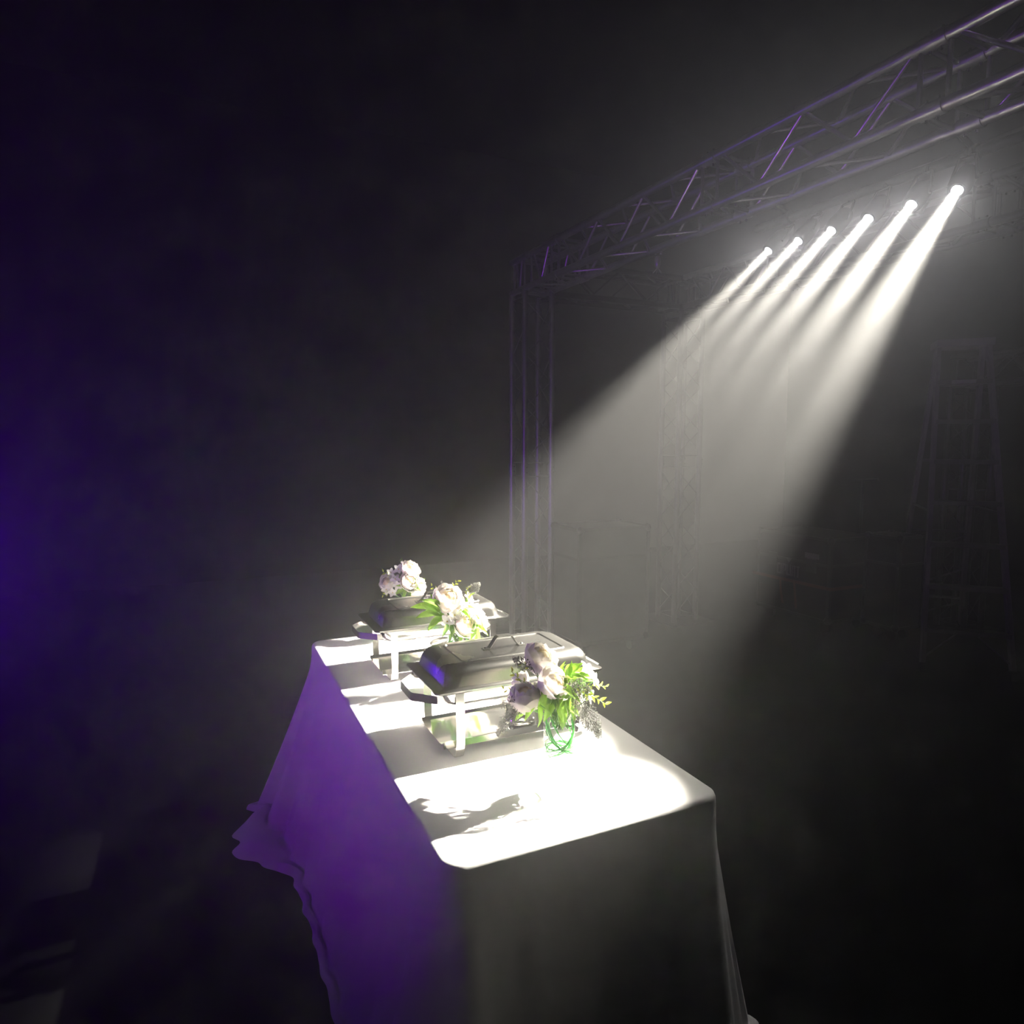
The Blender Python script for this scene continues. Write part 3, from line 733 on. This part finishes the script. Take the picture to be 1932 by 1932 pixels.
# ------------------------------------------------------------------ cases, stand
def flight_case(label, x0, x1, y0, y1, h, em='case_edge', group='flight cases'):
    cx, cy = (x0+x1)/2, (y0+y1)/2; hx, hy = (x1-x0)/2, (y1-y0)/2
    t = thing('flight_case', label, 'case', (cx, cy, 0), 0, group)
    z0 = .11
    obj('body', MB().box(-hx+.006, hx-.006, -hy+.006, hy-.006, z0+.006, h-.006).mesh('case_body', M['laminate']), t)
    e = .014
    for sx in (-1, 1):
        for sy in (-1, 1):
            obj('edge_profile', MB().box(sx*(hx-e)-e, sx*(hx-e)+e, sy*(hy-e)-e, sy*(hy-e)+e, z0, h).mesh('edge', M[em]), t)
            for z in (z0 + .02, h - .02):
                obj('ball_corner', MB().lathe([(.0001, -.034), (.022, -.026), (.034, 0), (.022, .026), (.0001, .034)], 12).mesh('ball', M[em], True), t, (sx*(hx-.018), sy*(hy-.018), z))
            obj('caster', MB().tube([(-.018, 0, 0), (.018, 0, 0)], .045, 14).mesh('caster', M['black'], True, 40), t, (sx*(hx-.1), sy*(hy-.1), .046))
            obj('caster_plate', MB().box(-.04, .04, -.04, .04, .085, .112).mesh('caster_plate', M[em]), t, (sx*(hx-.1), sy*(hy-.1), 0))
    for z in (z0 + e, h - e, h - .24):
        for sy in (-1, 1):
            obj('edge_profile', MB().box(-hx+e, hx-e, sy*(hy-e)-e, sy*(hy-e)+e, z-e*.8, z+e*.8).mesh('edge', M[em]), t)
        for sx in (-1, 1):
            obj('edge_profile', MB().box(sx*(hx-e)-e, sx*(hx-e)+e, -hy+e, hy-e, z-e*.8, z+e*.8).mesh('edge', M[em]), t)
    for y in (-.22, .22):
        if abs(y) < hy - .08:
            obj('latch', MB().box(-hx-.006, -hx+.008, y-.05, y+.05, h-.32, h-.2).mesh('latch', M[em]), t)
    return t, hx, hy
fc, hx, hy = flight_case('dark flight case with orange strap and white marking, right of the beams', 4.90, 5.5, 4.10, 4.94, .85)
sx = -hx - .002
# faded white marking: short strokes in a row with a small wedge over them, and a pale sticker
for k, (ya, yb, za, zb) in enumerate([(.165,.155,.46,.56),(.150,.128,.545,.56),(.150,.128,.46,.475),(.120,.110,.46,.56),(.100,.090,.46,.56),(.090,.070,.545,.56),(.072,.062,.50,.56),(.052,.042,.46,.56),(.042,.020,.46,.475),(.012,.002,.46,.56),(-.008,-.018,.46,.56),(-.028,-.050,.545,.56),(-.034,-.044,.46,.545),(-.062,-.090,.545,.56),(-.072,-.082,.46,.545)]):
    obj('marking', MB().box(sx-.002, sx+.004, min(ya,yb), max(ya,yb), za, zb).mesh('marking', M['white_print']), fc)
mb = MB(); mb.loft([[(sx-.002, .06, .62), (sx-.002, .00, .62), (sx-.002, .03, .58)], [(sx+.004, .06, .62), (sx+.004, .00, .62), (sx+.004, .03, .58)]])
obj('marking', mb.mesh('marking', M['white_print']), fc)
obj('sticker', MB().box(sx-.002, sx+.004, -.30, -.15, .655, .70).mesh('sticker', M['white_print']), fc)
st = thing('ratchet_strap', 'orange strap around the flight case with the white marking', 'strap', (5.2, 4.52, .42))
obj('band', MB().box(-hx-.020, -hx-.017, -hy-.03, hy+.03, -.014, .014).mesh('band', M['orange']), st)
obj('band', MB().box(-hx-.02, hx+.02, -hy-.03, -hy-.027, -.014, .014).mesh('band', M['orange']), st)
obj('loose_end', MB().strip([(-hx-.024, .10, 0), (-hx-.032, .085, -.10), (-hx-.026, .06, -.22)], (0, 1, 0), .024, .002, [(-1,0,0)]*3).mesh('loose_end', M['orange']), st)
obj('loose_end', MB().strip([(-hx-.024, -.06, 0), (-hx-.030, -.075, -.06), (-hx-.026, -.095, -.24)], (0, 1, 0), .022, .002, [(-1,0,0)]*3).mesh('loose_end', M['orange']), st)
flight_case('tall dark case behind the stepladder legs', 5.22, 5.55, 3.70, 4.03, .90)
flight_case('black case at the foot of the tall truss tower', 2.60, 3.25, 4.42, 4.86, 1.02, 'black')

t = thing('tripod_stand', 'thin tripod stand with crossbar between flight case and ladder', 'stand', (6.25, 4.88, 0))
rod('pole', (0, 0, .25), (0, 0, 1.30), .014, M['alu_shaded'], t)
rod('crossbar', (-.07, .12, 1.28), (.07, -.12, 1.30), .012, M['alu_shaded'], t)
for k in range(3):
    a = .5 + k*2.094; rod('leg', (0, 0, .42), (.34*math.cos(a), .34*math.sin(a), .012), .010, M['alu_shaded'], t)
    rod('leg_brace', (0, 0, .26), (.22*math.cos(a), .22*math.sin(a), .20), .006, M['alu_shaded'], t, 6)

# ------------------------------------------------------------------ wash panels, out of frame at the left
def wash_light(loc, tgt, w_, h_, watts, label, col, spread):
    wl = Vector(loc); d = (Vector(tgt) - wl).normalized()
    t = thing('wash_light', label, 'stage light', (wl.x, wl.y, 0))
    m4 = basis(d, (0, 0, 1)).to_4x4(); m4.translation = (0, 0, wl.z)
    a, b = h_/2 + .03, w_/2 + .03
    obj('housing', MB().box(-a, a, -b, b, -.10, -.012).mesh('wash_housing', M['black']), t, mtx=m4)
    obj('face', MB().box(-a+.03, a-.03, -b+.03, b-.03, -.012, -.004).mesh('wash_face', M['wash']), t, mtx=m4)
    rod('pole', (0, 0, .02), (0, 0, wl.z - .05), .018, M['black'], t)
    obj('base', MB().lathe([(.0001, 0), (.22, 0), (.22, .015), (.03, .03), (.0001, .03)], 24).mesh('wash_base', M['black'], True, 40), t)
    ad = bpy.data.lights.new('wash', 'AREA'); ad.shape = 'RECTANGLE'; ad.size = h_; ad.size_y = w_; ad.energy = watts; ad.color = col; ad.spread = R(spread)
    ao = bpy.data.objects.new('wash', ad); COL.objects.link(ao); ao.parent = t
    m5 = basis(-d, (0, 0, 1)).to_4x4(); m5.translation = Vector((0, 0, wl.z)) + d*.01
    ao.matrix_local = m5
wash_light((-2.5, 2.0, .95), (2.5, 3.5, 2.9), .4, .3, WASH_W, 'violet wash light panel on a floor stand left of the table', WASH_COL, 85)
wash_light((-2.15, 6.5, .75), (1.6, 3.2, 1.3), .22, .5, BLUE_W, 'blue wash light panel on a floor stand at the back left', (.14, .002, 1.0), 180)

# ------------------------------------------------------------------ haze
hm = bpy.data.materials.new('haze'); hm.use_nodes = True; nt = hm.node_tree
nt.nodes.remove(nt.nodes['Principled BSDF'])
vs = nt.nodes.new('ShaderNodeVolumeScatter'); vs.inputs['Color'].default_value = (1, 1, 1, 1)
vs.inputs['Density'].default_value = HAZE; vs.inputs['Anisotropy'].default_value = HAZE_G
nt.links.new(vs.outputs[0], nt.nodes['Material Output'].inputs['Volume'])
hm.cycles.volume_sampling = 'EQUIANGULAR'
hz = obj('haze', MB().box(-3.2, 5.4, .45, 6.9, .002, 4.0).mesh('haze', hm))
tag(hz, 'thin stage haze hanging around the table and beams', 'haze', kind='stuff')
